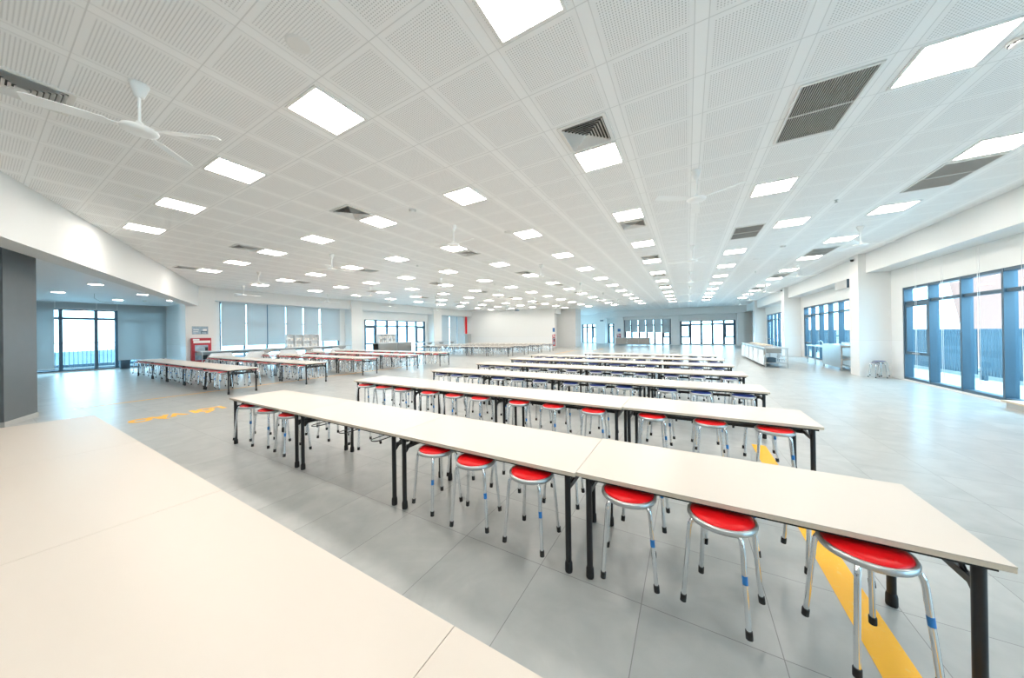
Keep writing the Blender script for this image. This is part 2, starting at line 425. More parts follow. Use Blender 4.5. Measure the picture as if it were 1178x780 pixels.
xzprism(MB(), [(.85,0),(1.2,0),(-1.0,15.5),(-1.4,15.3)], -.3, .3).build('corner_pillar', M['soffit'], bt)
xzprism(MB(), [(-1.6,15.2),(8,21.8),(18.4,15.6),(18.4,16.4),(8,22.8),(-1.6,16)], -.6, 9.6).build('roof', M['fence'], bt)
for x in (2.6,4.6,6.6): xzprism(MB(), [(x,6),(x+.9,6),(x+.9,7.8),(x,7.8)], -.06, .05).build('window', M['frame'], bt)
struct(MB().box((-33.,-8,-.12), (-29.2,50,-.02)).build('terrace_floor_left', M['extconc']))
struct(MB().box((-29.2,6.6,-.12), (-23.3,48,-.02)).build('terrace_floor_inner', M['extconc']))
t = thing('balcony_railing', 'thin pale vertical bar railing outside the alcove window', 'railing', (-31.,-2,0))
s = MB()
for j in range(60): s.tube([(0,.1+.15*j,.1),(0,.1+.15*j,1.5)], .016, 6)
s.build('bar', M['frame'], t)
r = MB(); r.box((-.03,0,1.5), (.03,9.2,1.55)); r.box((-.03,0,.06), (.03,9.2,.1)); r.build('rail', M['greymetal'], t)
struct(MB().box((-31.4,-8,-.02), (-31.15,12,.28)).build('terrace_kerb_left', M['fence']))
hm = MB(); n = 10
vs = [(-42-8*i, -90+12*j, -9.7 + 2.6*i*(.72+.18*math.sin(j*.7+i)) + .8*math.sin(j*1.9+i*2.1)) for i in range(7) for j in range(n)]
hm._add(vs, [(i*n+j, (i+1)*n+j, (i+1)*n+j+1, i*n+j+1) for i in range(6) for j in range(n-1)], True)
struct(hm.build('hill', M['hill']))

# ------------------------------------------------------------------ floor markings
MB().box((.82,-1.2,.0005), (.99,5.88,.002)).build('floor_stripe', M['yellow'])
tag(bpy.data.objects['floor_stripe'], 'broad yellow stripe painted on the floor under the table ends', 'floor stripe')
st = MB(); st.box((-13.36,1.3,.0005), (-13.27,13.,.002)); tag(st.build('floor_stripe', M['yellow']), 'thin worn yellow line on the floor before the alcove tables', 'floor stripe')
st = MB(); st.box((-9.42,23.6,.0005), (-9.32,28.2,.002)); st.box((-9.32,28.1,.0005), (-7.5,28.2,.002)); st.box((-7.6,28.2,.0005), (-7.5,32.4,.002))
tag(st.build('floor_stripe', M['yellow']), 'stepped yellow line on the floor before the grey wall block', 'floor stripe')
for txt, x, y in (('LỐI', -10.28, 3.16), ('VÀO', -10.28, 2.46)):
    fc = bpy.data.curves.new('floor_lettering', 'FONT'); fc.body = txt; fc.size = .53; fc.extrude = .0008; fc.offset = .032
    fc.materials.append(M['yellow'])
    fo = bpy.data.objects.new('text', fc); C.objects.link(fo); bpy.context.view_layer.update()
    tm = bpy.data.meshes.new_from_object(fo.evaluated_get(bpy.context.evaluated_depsgraph_get())); bpy.data.objects.remove(fo)
    fo = bpy.data.objects.new('floor_lettering', tm); C.objects.link(fo)
    fo.location = (x, y, .0012); fo.rotation_euler = (0,0,-PI/2); fo.scale = (.74,1,1)
    tag(fo, 'yellow floor lettering %s painted in the aisle' % txt, 'floor lettering', 'aisle lettering')

# ------------------------------------------------------------------ stools
def arc_leg(a, foot=.222):
    ca, sa = math.cos(a), math.sin(a)
    prof = [(.08,.483),(.125,.483),(.150,.479),(.168,.466),(.178,.446),(.183,.41),(.190,.33),(foot-.006,.06),(foot,.0)]
    return [(r*ca, r*sa, z) for r, z in prof]
def stool_meshes(col):
    R = .173; h = .065
    me = {}
    me['rim'] = MB().lathe([(.0,.405+h),(R-.02,.405+h),(R-.005,.410+h),(R,.420+h),(R,.432+h),(R-.006,.440+h),(R-.016,.441+h),(R-.018,.430+h)], 36).mesh('seat_rim', M['rim'])
    me['pad'] = MB().lathe([(R-.017,.432+h),(R-.018,.441+h),(R-.026,.449+h),(R-.05,.454+h),(.06,.456+h),(0,.456+h)], 36).mesh('seat_pad', M[col])
    me['plate'] = MB().lathe([(.0,.392+h),(.085,.392+h),(.095,.397+h),(.095,.405+h)], 24).mesh('base_plate', M['black'])
    return me
LEG_A = [PI/4 + j*PI/2 for j in range(4)]
leg_me = [MB().tube(arc_leg(a)[:-1] + [arc_leg(a)[-1]], .0125, 10).mesh('leg', M['chrome']) for a in LEG_A]
foot_me = []
for a in LEG_A:
    p = arc_leg(a); q = Vector(p[-1]); d = (Vector(p[-2]) - q).normalized()
    foot_me.append(MB().tube([q - d*.004, q + d*.035], .0165, 10).mesh('foot', M['rubber']))
a = LEG_A[3]; P6 = Vector(arc_leg(a)[6]); P7 = Vector(arc_leg(a)[7])
stick_me = MB().tube([P6.lerp(P7, .12), P6.lerp(P7, .28)], .0131, 10).mesh('sticker', M['sticker'])

def make_stool(col, word, detail=True):
    t = thing('round_stool', word, 'stool', (0,0,0))
    me = stool_meshes(col)
    link('seat_rim', me['rim'], t); link('seat_pad', me['pad'], t); link('base_plate', me['plate'], t)
    for j in range(4):
        l = link('leg', leg_me[j], t); link('foot', foot_me[j], l)
        if j == 3 and col == 'red': link('sticker', stick_me, l)
    return t
def simple_stool_mesh(col):
    R = .173; h = .065; m = MB()
    m.cur = 0; m.lathe([(0,.432+h),(R-.002,.432+h),(R-.006,.446+h),(R-.04,.454+h),(0,.456+h)], 20)
    m.cur = 1; m.lathe([(0,.40+h),(R,.41+h),(R,.434+h)], 20)
    for a in LEG_A: m.tube([(.11*math.cos(a),.11*math.sin(a),.41+h),(.165*math.cos(a),.165*math.sin(a),.405+h),(.182*math.cos(a),.182*math.sin(a),.37+h),(.222*math.cos(a),.222*math.sin(a),.03)], .0125, 6)
    m.cur = 2
    for a in LEG_A: m.tube([(.222*math.cos(a),.222*math.sin(a),0),(.221*math.cos(a),.221*math.sin(a),.035)], .016, 6)
    return m.mesh('round_stool', [M[col], M['chrome'], M['rubber']])
protos = {}; smesh = {c: simple_stool_mesh(c) for c in ('red','blue','dark')}
HANG = .162         # stools hang from the hooks under the tables, feet clear of the floor
far_pts = []
def stool(col, x, y, label, group, detail, rz=None, z=HANG):
    if rz is None: rz = random.uniform(-.35,.35)
    if detail:
        if col not in protos:
            t = protos[col] = make_stool(col, label); t.location = (x,y,z); t.rotation_euler = (0,0,rz); t['group'] = group; return t
        return dup(protos[col], (x,y,z), rz, label, group)
    o = bpy.data.objects.new('round_stool', smesh[col]); C.objects.link(o); o.location = (x,y,z); o.rotation_euler = (0,0,rz)
    return tag(o, label, 'stool', group)

# ------------------------------------------------------------------ tables
TH = .75; D = .77
tcache = {}
def table_meshes(L, D, hooks):
    key = (round(L,3), round(D,3), hooks)
    if key in tcache: return tcache[key]
    x0, x1 = -L/2+.0015, L/2-.0015; me = {}
    me['top'] = MB().box((x0,0,TH-.006), (x1,D,TH)).mesh('tabletop', M['top'])
    me['edge'] = MB().box((x0+.001,.001,TH-.028), (x1-.001,D-.001,TH-.006)).mesh('edge_band', M['edge'])
    fr = MB()
    for yy in (.035, D-.065): fr.box((x0+.03,yy,TH-.053), (x1-.03,yy+.03,TH-.028))
    for xx in (x0+.03, x1-.06): fr.box((xx,.065,TH-.053), (xx+.03,D-.065,TH-.028))
    me['rail'] = fr.mesh('top_rail', M['black'])
    lx, ly = L/2-.075, .055
    me['legs'] = []; me['feet'] = []; me['brace'] = []; me['cross'] = []
    for sx in (-1,1):
        for y in (ly, D-ly):
            me['legs'].append(MB().tube([(sx*lx,y,.03),(sx*lx,y,TH-.03)], .0215, 14).mesh('leg', M['black']))
            me['feet'].append(MB().lathe([(0,0),(.026,0),(.028,.012),(.027,.06),(.024,.075),(.02,.078)], 14, (sx*lx,y,0)).mesh('foot', M['rubber']))
            sy = 1 if y < D/2 else -1
            me['brace'].append(MB().bar((sx*lx,y+sy*.02,.56), (sx*lx,y+sy*.17,TH-.035), .008, .028).mesh('brace', M['black']))
        me['cross'].append(MB().box((sx*lx-.013,ly,.59), (sx*lx+.013,D-ly,.625)).mesh('crossbar', M['black']))
    me['beam'] = MB().box((-lx,D/2-.025,.575), (lx,D/2+.025,.612)).mesh('stretcher', M['black'])
    me['hooks'] = []
    if hooks:
        for sx in hooks_x(L):
            for sy in (-1,1):
                b = D/2+sy*.01; tip = D/2 + sy*(D/2-.02)
                pts = [(sx-.055,b,.612),(sx-.055,tip-sy*.05,.612)] + [(sx-.055*math.cos(PI*q/8), tip-sy*.05+sy*.05*math.sin(PI*q/8), .612) for q in range(1,8)] + [(sx+.055,tip-sy*.05,.612),(sx+.055,b,.612)]
                me['hooks'].append(MB().tube(pts, .0055, 6).mesh('stool_hook', M['black']))
    tcache[key] = me; return me
def hooks_x(L): return (-.305*L, 0., .305*L)
def simple_table_meshes(L, D):
    key = (round(L,3), round(D,3), 'simple')
    if key in tcache: return tcache[key]
    a = table_meshes(L, D, False); me = {'top': a['top'], 'edge': a['edge'], 'legs': a['legs'], 'beam': a['beam'], 'cross': a['cross']}
    tcache[key] = me; return me
def table(xa, xb, yf, d, label, group, detail=True):
    L = xb-xa
    t = thing('folding_table', label, 'table', ((xa+xb)/2, yf, 0), 0, group)
    if detail:
        me = table_meshes(L, d, True)
        tp = link('tabletop', me['top'], t); link('edge_band', me['edge'], tp); link('top_rail', me['rail'], t)
        for l, f in zip(me['legs'], me['feet']): link('foot', f, link('leg', l, t))
        for b in me['brace']: link('brace', b, t)
        for c_ in me['cross']: link('crossbar', c_, t)
        s = link('stretcher', me['beam'], t)
        for h in me['hooks']: link('stool_hook', h, s)
    else:
        me = simple_table_meshes(L, d)
        tp = link('tabletop', me['top'], t); link('edge_band', me['edge'], tp)
        for l in me['legs']: link('leg', l, t)
        for c_ in me['cross']: link('crossbar', c_, t)
        link('stretcher', me['beam'], t)
    return t

def row(edges, yf, d, rname, end, col, detail_t, detail_s, near=True, far=True, skip=(), group=None, tgroup=None, stuff_far=False, dy=None, sname=None, place=None):
    """edges from the +X end to the -X end"""
    num = {True: 0, False: 0}
    for i in range(len(edges)-1):
        xb, xa = edges[i], edges[i+1]
        y0 = yf if dy is None else yf+dy[i]
        table(xa, xb, y0, d, 'white folding table, %s from the %s in %s' % (ORD[i+1], end, rname), tgroup, detail_t)
        for hx in reversed(hooks_x(xb-xa)):
            for nearside in (True, False):
                num[nearside] += 1
                if (i, nearside) in skip or (nearside and not near) or (not nearside and not far): continue
                x = (xa+xb)/2 + hx + random.uniform(-.03,.03); y = (y0+.055 if nearside else y0+d-.055) + random.uniform(-.015,.015)
                if place and (nearside, num[nearside]) in place: x, y = place[(nearside, num[nearside])]
                if col is None: continue
                if stuff_far and (stuff_far is True or not nearside): far_pts.append((x, y, col)); continue
                lab = '%s stool, %s from the %s, %s side of %s' % ({'red':'red','blue':'blue','dark':'dark'}[col], ORD[num[nearside]], end, 'near' if nearside else 'far', sname or rname)
                stool(col, x, y, lab, group, detail_s)

YS = 'yellow stripe'
row([1.2,-.70,-2.64,-4.6,-6.75], -.13, .94, 'the counter-like front row', YS, None, True, True, tgroup='tables in the front row')
SK = []
row([1.166,-.70,-2.56,-4.46,-6.5], 2.10, .79, 'first red row', YS, 'red', True, True, dy=[.02,0,0,0],
    place={(True,1):(.745,2.185), (True,2):(.155,2.165), (True,3):(-.36,2.19), (True,4):(-1.07,2.16), (True,5):(-1.595,2.15), (True,6):(-2.07,2.18), (True,10):(-4.77,2.215), (True,11):(-5.36,2.21), (True,12):(-5.97,2.21)}, skip=((2,True),(2,False)), group='red stools in the central rows', tgroup='tables in the central rows')
for dx, n_ in ((-.58,'ninth'),):
    stool('red', (-2.56-4.46)/2+dx, 2.10+D-.03, 'red stool, %s from the yellow stripe, far side of first red row' % n_, 'red stools in the central rows', True)
row([1.18,-.76,-2.65,-4.5,-6.4], 4.18, D, 'second red row', YS, 'red', True, True, group='red stools in the central rows', tgroup='tables in the central rows', dy=[.05,.01,0,.01])
BR = [([1.12,-.72,-2.5,-4.3,-6.1], 6.22), ([1.12,-.70,-2.5,-4.3,-6.1], 8.27), ([1.1,-.68,-2.45,-4.2,-5.97], 10.3), ([1.05,-.66,-2.45,-4.25,-6.05], 12.2), ([1.0,-.68,-2.42,-4.15], 13.95)]
for i, (e_, yf) in enumerate(BR):
    row(e_, yf, D, '%s blue row' % ORD[i+1], YS, 'blue', i < 3, i < 2, group='blue stools in the central rows', tgroup='tables in the central rows')
LR = [([-12.05,-14.0,-16.0,-17.95,-19.9,-22.2], 3.85), ([-11.85,-13.75,-15.8,-17.7,-19.5,-21.05], 5.95), ([-11.97,-13.84,-15.7,-17.5,-19.3,-21.05], 8.25), ([-11.65,-13.58,-15.5,-17.43,-19.3,-21.05], 10.35), ([-11.35,-13.26,-15.17,-17.08,-19.0,-20.9], 12.3)]
for i, (e_, yf) in enumerate(LR):
    row(e_, yf, .80, '%s alcove-side row' % ORD[i+1], 'aisle', 'red', i < 2, i < 2, group='red stools in the alcove-side rows', tgroup='tables in the alcove-side rows', stuff_far=False)
MR = [(-11.2,19.2),(-11.0,21.35),(-10.8,23.5),(-10.65,25.7)]
for i, (xr, yf) in enumerate(MR):
    row([xr-1.9*j for j in range(6)], yf, .78, '%s row before the white end wall' % ORD[i+1], 'aisle', 'dark', False, False, group=None, tgroup='tables before the white end wall', stuff_far=True)
# the stools too small to tell apart, as one mass
m = MB(); 
for (x, y, col) in far_pts:
    a0 = random.uniform(-.3,.3); z = HANG
    m.cur = 0 if col == 'red' else 1
    z += .065
    m.lathe([(0,.436),(.168,.436),(.160,.450),(0,.456)], 10, (x,y,z))
    m.cur = 2; m.lathe([(0,.40),(.17,.41),(.17,.437)], 10, (x,y,z))
    for a in LEG_A:
        c_, s_ = math.cos(a+a0), math.sin(a+a0)
        m.tube([(x+.165*c_,y+.165*s_,z+.405),(x+.183*c_,y+.183*s_,z+.36),(x+.222*c_,y+.222*s_,z-.065)], .0125, 5)
o = m.build('distant_stools', [M['red'], M['dark'], M['chrome']])
tag(o, 'mass of small chrome stools under the tables before the white end wall', 'stools', None, 'stuff')

# two stools left beside the window column, one nested on the other
t1 = stool('blue', 5.76, 15.72, 'dark blue stool standing on the floor beside the window column', 'stools by the window column', True, .25, 0.)
t2 = stool('blue', 5.80, 15.70, 'dark blue stool nested on top of another beside the window column', 'stools by the window column', True, .62, .068)

# ------------------------------------------------------------------ ceiling lights
def cell(c, r): return (LX0+PX*c, LY0+PY*r)
lamp_f = MB()
for a, b in (((-.315,-.315),(.315,-.287)), ((-.315,.287),(.315,.315)), ((-.315,-.287),(-.287,.287)), ((.287,-.287),(.315,.287))): lamp_f.box((*a,-.012), (*b,0))
lamp_f = lamp_f.mesh('lamp_frame', M['vent']); lamp_d = MB().box((-.287,-.287,-.008), (.287,.287,-.002)).mesh('diffuser', M['lamp'])
def beam_y(x): return .27 + (x+9.4)*by/bx            # where the slanting beam meets the ceiling
cols = [6,3,0,-3,-6,-9,-12,-15,-18,-21,-24]
nlamp = 0
for ci, c_ in enumerate(cols):
    for ri, r in enumerate(range(-4, 44, 4)):
        cc = c_
        if c_ == 3 and r in (0,8): cc = 4                      # a return grille takes the lamp's tile here
        x, y = cell(cc, r)
        if c_ == -24: continue
        if c_ == -21 and r < 4: continue
        if y < beam_y(x)+.5 or y > 32.3: continue
        if x < -13.2 and y > 29.5 + (x+23)*.3 - 1.1: continue
        if c_ in (6,3) and r < 0: continue
        yy = y + max(0, r)*.012
        t = thing('ceiling_light', 'lit square ceiling light, %s lamp row away, %s lamp line from the window wall' % (ORD[ri+1], ORD[ci+1]), 'ceiling light', (x,yy,CH), 0, 'square ceiling lights')
        link('lamp_frame', lamp_f, t); link('diffuser', lamp_d, t); nlamp += 1
for c_, r, wh in ((-3,-8,'over the front table row'),(0,-8,'over the middle of the front table row'),(3,-8,'over the stripe end of the front table row'),(3,-12,'behind the front table row')):  # lamps added out of view to brighten the front tables
    x, y = cell(c_, r)
    t = thing('ceiling_light', 'unseen added ceiling light '+wh, 'ceiling light', (x,y,CH), 0, 'square ceiling lights')
    link('lamp_frame', lamp_f, t); link('diffuser', lamp_d, t)
# lamps in the alcove
for i, (x, y) in enumerate([(-22.83,1.89),(-18.61,2.31),(-25.29,3.81),(-21.41,3.93),(-23.81,5.36)]):
    t = thing('downlight', '', 'downlight', (x,y,3.72), 0, 'alcove downlights')
    t['label'] = 'lit downlight in the alcove ceiling, ' + ['close beside the dark column','first before the dangling cable','next to the window blinds past the cable','between the cable and the smoke detector','by the pier with the fire cabinet'][i]
    MB().lathe([(.17,-.012),(.20,-.010),(.205,0)], 28).build('trim_ring', M['vent'], t)
    MB().lathe([(.0,-.009),(.17,-.010)], 28).build('diffuser', M['downlamp'], t)

# square supply diffusers
def diffuser_meshes():
    back = MB().box((-.27,-.27,-.004), (.27,.27,-.001)).mesh('backing', M['ventdark'])
    fr = MB()
    for a, b in (((-.31,-.31),(.31,-.265)), ((-.31,.265),(.31,.31)), ((-.31,-.265),(-.265,.265)), ((.265,-.265),(.31,.265))): fr.box((*a,-.016), (*b,0))
    fr = fr.mesh('vent_frame', M['vent'])
    lv = []
    for j in range(7):
        o_, i_ = .262-.036*j, .262-.036*j-.024; zo, zi = -.034, -.006
        m = MB(); co_ = [(-1,-1),(1,-1),(1,1),(-1,1)]
        for q in range(4):
            a, b = co_[q], co_[(q+1) % 4]
            m.quad((a[0]*i_,a[1]*i_,zi), (b[0]*i_,b[1]*i_,zi), (b[0]*o_,b[1]*o_,zo), (a[0]*o_,a[1]*o_,zo))
            m.quad((a[0]*i_,a[1]*i_,zi+.003), (a[0]*o_,a[1]*o_,zo+.003), (b[0]*o_,b[1]*o_,zo+.003), (b[0]*i_,b[1]*i_,zi+.003))
        lv.append(m.mesh('louver', M['vent']))
    return back, fr, lv
db, dfr, dlv = diffuser_meshes()
nd = 0
for ci, c_ in enumerate((0,-6,-12,-18)):
    for ri, r in enumerate((-1,5,11,17,23,29,35)):
        x, y = cell(c_, r); y += max(0, r)*.012
        if y < beam_y(x)+.5 or y > 29: continue
        t = thing('air_diffuser', 'square louvred ceiling air diffuser, %s row away, %s line from the window wall' % (ORD[ri+1], ORD[ci+1]), 'air vent', (x,y,CH), 0, 'square ceiling air diffusers')
        link('backing', db, t); link('vent_frame', dfr, t)
        for l in dlv: link('louver', l, t)
t = thing('air_diffuser', 'square louvred ceiling air diffuser above the slanting beam beside the big fan', 'air vent', (-6.1,.30,CH), 0, 'square ceiling air diffusers')
link('backing', db, t); link('vent_frame', dfr, t)
for l in dlv: link('louver', l, t)

# return air grilles, one tile wide and two long
def grille(c_, r, label):
    x = LX0+PX*c_; y0 = LY0+PY*(r-.5); y0 += max(0, r)*.012
    t = thing('return_air_grille', label, 'air vent', (x, y0, CH), 0, 'dark slatted ceiling grilles')
    MB().box((-.30,.08,-.004), (.30,2*PY-.08,-.001)).build('backing', M['ventdark'], t)
    f = MB()
    for a, b in (((-.325,.05),(.325,.08)), ((-.325,2*PY-.08),(.325,2*PY-.05)), ((-.325,.08),(-.30,2*PY-.08)), ((.30,.08),(.325,2*PY-.08)), ((-.30,PY-.008),(.30,PY+.008))): f.box((*a,-.018), (*b,0))
    f.build('vent_frame', M['vent'], t)
    s = MB()
    for j in range(27):
        xx = -.29+.0223*j; s.box((xx-.0035,.08,-.016), (xx+.0035,2*PY-.08,-.005))
    s.build('slat', M['ventgrey'], t)
for i, r in enumerate((0,8,38)): grille(3, r, 'dark slatted ceiling grille, %s along the line beside the square lamps' % ORD[i+1])
for i, r in enumerate((5,14,22,30)): grille(6, r, 'grey slatted ceiling grille, %s along the line nearest the window wall'.replace('nearest','beside') % ORD[i+1])

# ------------------------------------------------------------------ ceiling fans
fan_c = MB().lathe([(.0,0),(.075,0),(.073,-.02),(.05,-.09),(.035,-.14),(.022,-.145),(0,-.145)], 24).mesh('canopy', M['fanwhite'])
fan_r = MB().tube([(0,0,-.14),(0,0,-.46)], .013, 10).mesh('downrod', M['fanwhite'])
fan_h = MB().lathe([(0,-.40),(.026,-.40),(.034,-.44),(.10,-.455),(.135,-.470),(.142,-.482),(.135,-.498),(.09,-.512),(0,-.518)], 32).mesh('motor', M['fanwhite'])
def blade_mesh(a):
    m = MB(); c_, s_ = math.cos(a), math.sin(a)
    st_ = [(.12,.022),(.20,.028),(.23,.052),(.45,.060),(.66,.066),(.70,.050)]
    top = []; 
    def P(r, w, dz): 
        tilt = w*.22
        return (r*c_-w*s_, r*s_+w*c_, -.482+tilt+dz)
    vs = []
    for r, w in st_: vs += [P(r,-w,0), P(r,w,0), P(r,w,.006), P(r,-w,.006)]
    fs = []
    for i in range(len(st_)-1):
        b = 4*i
        for q in range(4): fs.append((b+q, b+(q+1) % 4, b+4+(q+1) % 4, b+4+q))
    fs += [(0,3,2,1), tuple(4*(len(st_)-1)+q for q in range(4))]
    m._add(vs, fs); return m.mesh('blade', M['fanwhite'])
fblades = {}
def fan(x, y, label, angs):
    t = thing('ceiling_fan', label, 'ceiling fan', (x,y,CH), 0, 'white ceiling fans')
    link('canopy', fan_c, t); link('downrod', fan_r, t); link('motor', fan_h, t)
    for a in angs:
        a = round(a)
        if a not in fblades: fblades[a] = blade_mesh(math.radians(a))
        link('blade', fblades[a], t)
known = {(-5.0,.91): (252,43,136), (.16,6.05): (214,332,90), (-5.0,5.95): (216,348,97), (4.0,11.65): (3,110,236)}
lines = [(.16, [6.05,11.35,16.3,21.6,26.9], 'above the yellow stripe'), (-5.0, [.91,5.95,11.2,16.4,21.6,26.9], 'above the ends of the blue rows'),
         (-10.2, [5.97,11.2,16.4,21.6,26.9], 'above the letter aisle'), (-15.45, [5.99,11.2,16.4,21.6,26.2], 'above the alcove-side tables'), (-20.3, [7.2,11.6,16.4,21.6], 'beside the blind wall'),
         (4.05, [11.65,17.25,23.4,28.7,33.7], 'beside the window wall')]
for x, ys, wh in lines:
    for i, y in enumerate(ys):
        xx = 4.0 if (x, y) == (4.05,11.65) else x
        k0 = random.randint(0,119)
        fan(xx, y, 'white three-blade ceiling fan, %s of the line %s' % (ORD[i+1], wh), known.get((xx,y), (k0,k0+120,k0+240)))

# small ceiling fittings
for i, (x, y) in enumerate([(-3.07,1.52),(-8.93,1.6),(-4.1,7.1),(-6.6,9.6),(2.3,14.8)]):
    t = thing('ceiling_speaker', 'round white ceiling speaker, ' + ['beside the big square lamp and fan','near the slanting beam','beside the second fan','between the diffusers halfway down','by the window side lamps'][i], 'speaker', (x,y,CH), 0, 'round ceiling speakers')
    MB().lathe([(.085,-.012),(.10,-.010),(.108,0)], 28).build('trim_ring', M['white'], t)
    MB().lathe([(0,-.008),(.085,-.011)], 28).build('speaker_grille', M['vent'], t)
def detector(x, y, z, label):
    t = thing('smoke_detector', label, 'smoke detector', (x,y,z), 0, 'smoke detectors')
    MB().lathe([(.075,0),(.075,-.018),(.068,-.026)], 24).build('base', M['white'], t)
    MB().lathe([(.055,-.026),(.058,-.036),(.045,-.050),(0,-.054)], 24).build('cap', M['white'], t)
    s = MB()
    for j in range(10):
        a = 2*PI*j/10; s.box((.0575*math.cos(a)-.006,.0575*math.sin(a)-.006,-.037), (.0575*math.cos(a)+.006,.0575*math.sin(a)+.006,-.029))
    s.build('vent_slot', M['black'], t)
detector(2.74, 4.88, CH, 'round cream smoke detector beside the largest lamp over the window side')
detector(-5.09, 4.73, CH, 'small smoke detector between fan and diffuser above the first red row')
detector(2.7, 12.95, CH, 'small smoke detector above the window side of the blue rows')
detector(-24.9, 4.64, 3.72, 'small smoke detector on the alcove ceiling')
for i, (x, y) in enumerate([(2.73,8.96),(2.75,17.9),(-9.06,8.61),(-9.1,14.2)]):
    t = thing('ceiling_sprinkler', 'tiny dark ceiling sprinkler, ' + ['beside the window side lamps','farther along the window side','above the letter aisle','farther along the letter aisle'][i].replace('farther','further'), 'sprinkler', (x,y,CH), 0, 'ceiling sprinklers')
    MB().lathe([(.035,0),(.03,-.012),(.012,-.014)], 16).build('escutcheon', M['rim'], t)
    MB().lathe([(.012,-.012),(.012,-.045),(.028,-.048),(.028,-.054),(0,-.054)], 16).build('head', M['greymetal'], t)

# ------------------------------------------------------------------ blinds
def blind(axis, base, u0, u1, ztop, zbot, label, group, cat='roller blind', sgn=1):
    t = thing('roller_blind', label, cat, (base,u0,0) if axis == 'x' else (u0,base,0), 0, group)
    def bx(m, a, b, d0, d1, za, zb):
        if axis == 'x': m.box((min(sgn*d0,sgn*d1),a,za), (max(sgn*d0,sgn*d1),b,zb))
        else: m.box((a,min(sgn*d0,sgn*d1),za), (b,max(sgn*d0,sgn*d1),zb))
    w_ = u1-u0
    m = MB(); bx(m, 0, w_, 0, .004, zbot, ztop-.02); m.build('fabric', M['blind'], t)
    m = MB(); bx(m, .005, w_-.005, -.006, .012, zbot-.03, zbot+.005); m.build('bottom_bar', M['rim'], t)
    m = MB(); bx(m, 0, w_, -.03, .03, ztop-.05, ztop); m.build('roller', M['rim'], t)
    return t
LB = [(7.10,8.19,1.25),(8.26,9.25,1.25),(9.34,10.28,1.25),(10.36,11.32,1.25),(11.42,12.40,1.30),(12.54,13.92,1.37)]
for i, (a, b, z) in enumerate(LB):
    blind('x', -22.9, a-.015, b+.02, 3.73, z, 'grey roller blind, %s from the fire cabinet on the long blind wall' % ORD[i+1], 'blinds on the blind wall')
for i, (a, b) in enumerate([(25.0,26.3),(26.38,27.6),(27.68,28.9)]):
    blind('x', -22.9, a, b, 3.70, .5, 'grey roller blind near the red banner, %s from it' % ORD[3-i], 'blinds near the red banner')
blind('x', -28.4, .2, 2.22, 3.71, .22, 'blue grey roller blind let down between dark column and alcove window', 'alcove blinds')
blind('x', -28.4, 4.27, 6.15, 3.71, .52, 'blue grey roller blind let down between alcove window and cream wall', 'alcove blinds')
blind('x', -28.4, 2.26, 3.52, 3.71, 3.36, 'rolled up blind over the wide pane of the alcove window', 'alcove blinds')
blind('x', -28.4, 3.56, 4.24, 3.71, 3.36, 'rolled up blind over the narrow pane of the alcove window', 'alcove blinds')
FB = [-7.25,-6.42,-5.56,-4.63,-3.72,-2.79,-1.80]
for i in range(6):
    blind('y', 42.93, FB[i]+.06, FB[i+1]-.06, 3.23, [1.70,1.62,1.62,1.60,1.56,1.50][i], 'blue grey half lowered blind on the far wall, %s from the blue sign' % ORD[i+1], 'half lowered far blinds')
for i, (y, z0) in enumerate([(14.42,.35),(13.28,.35),(12.05,.35),(10.9,.35)]):
    o = MB().tube([(6.13,y,3.71),(6.13,y,z0),(6.13,y+.03,z0-.03),(6.13,y+.06,z0),(6.13,y+.06,3.71)], .004, 6).build('blind_cord', M['cord'])
    tag(o, 'thin white blind cord hanging before the window, %s from the column' % ORD[i+1], 'cord', 'blind cords')

# ------------------------------------------------------------------ fire cabinets, posters, signs
def fire_cabinet(label, loc, rz, w_, h, d_=.18):
    t = thing('fire_hose_cabinet', label, 'fire cabinet', loc, rz)
    m = MB(); m.box((-w_/2,0,0), (w_/2,d_-.02,h)); m.build('body', M['redpaint'], t)
    f = MB(); b = .11*w_/.72
    f.box((-w_/2-.01,d_-.02,-.01), (-w_/2+b,d_,h+.01)); f.box((w_/2-b,d_-.02,-.01), (w_/2+.01,d_,h+.01)); f.box((-w_/2+b,d_-.02,h-.34*h/1.2), (w_/2-b,d_,h+.01)); f.box((-w_/2+b,d_-.02,-.01), (w_/2-b,d_,.12)); f.box((-w_/2+b,d_-.02,.42*h), (w_/2-b,d_,.47*h))
    dr = f.build('door', M['redpaint'], t)
    l = MB(); l.box((-w_/2+.03,d_,h-.24*h/1.2), (w_/2-.06,d_+.003,h-.12*h/1.2)); l.box((w_/2-.28*w_/.72,d_,h-.11*h/1.2), (w_/2-.04,d_+.003,h-.03*h/1.2)); l.build('label_strip', M['white'], dr)
    g = MB(); g.box((-w_/2+b,d_-.019,.12), (w_/2-b,d_-.014,h-.34*h/1.2)); g.build('glass_panel', M['poster'], dr)
    c = MB(); c.box((-w_/2+b+.01,d_-.013,h*.36), (-w_/2+b+.12,d_-.008,h*.62)); c.box((-w_/2+b+.02,d_-.013,.14), (w_/2-b-.25,d_-.008,h*.30)); c.build('hose', M['black'], dr)
    return t
fire_cabinet('red fire hose cabinet on the white pier under the blue grey poster', (-22.1,6.0,.45), -PI/2, .73, 1.25)
fire_cabinet('small red fire hose cabinet at the end of the white end wall', (-13.06,32.53,.25), -PI+math.atan2(3.05,10.3), .30, 1.25, .12)
fire_cabinet('far red fire hose cabinet under the blue sign', (-7.9,42.6,.25), PI, .46, 1.18, .14)
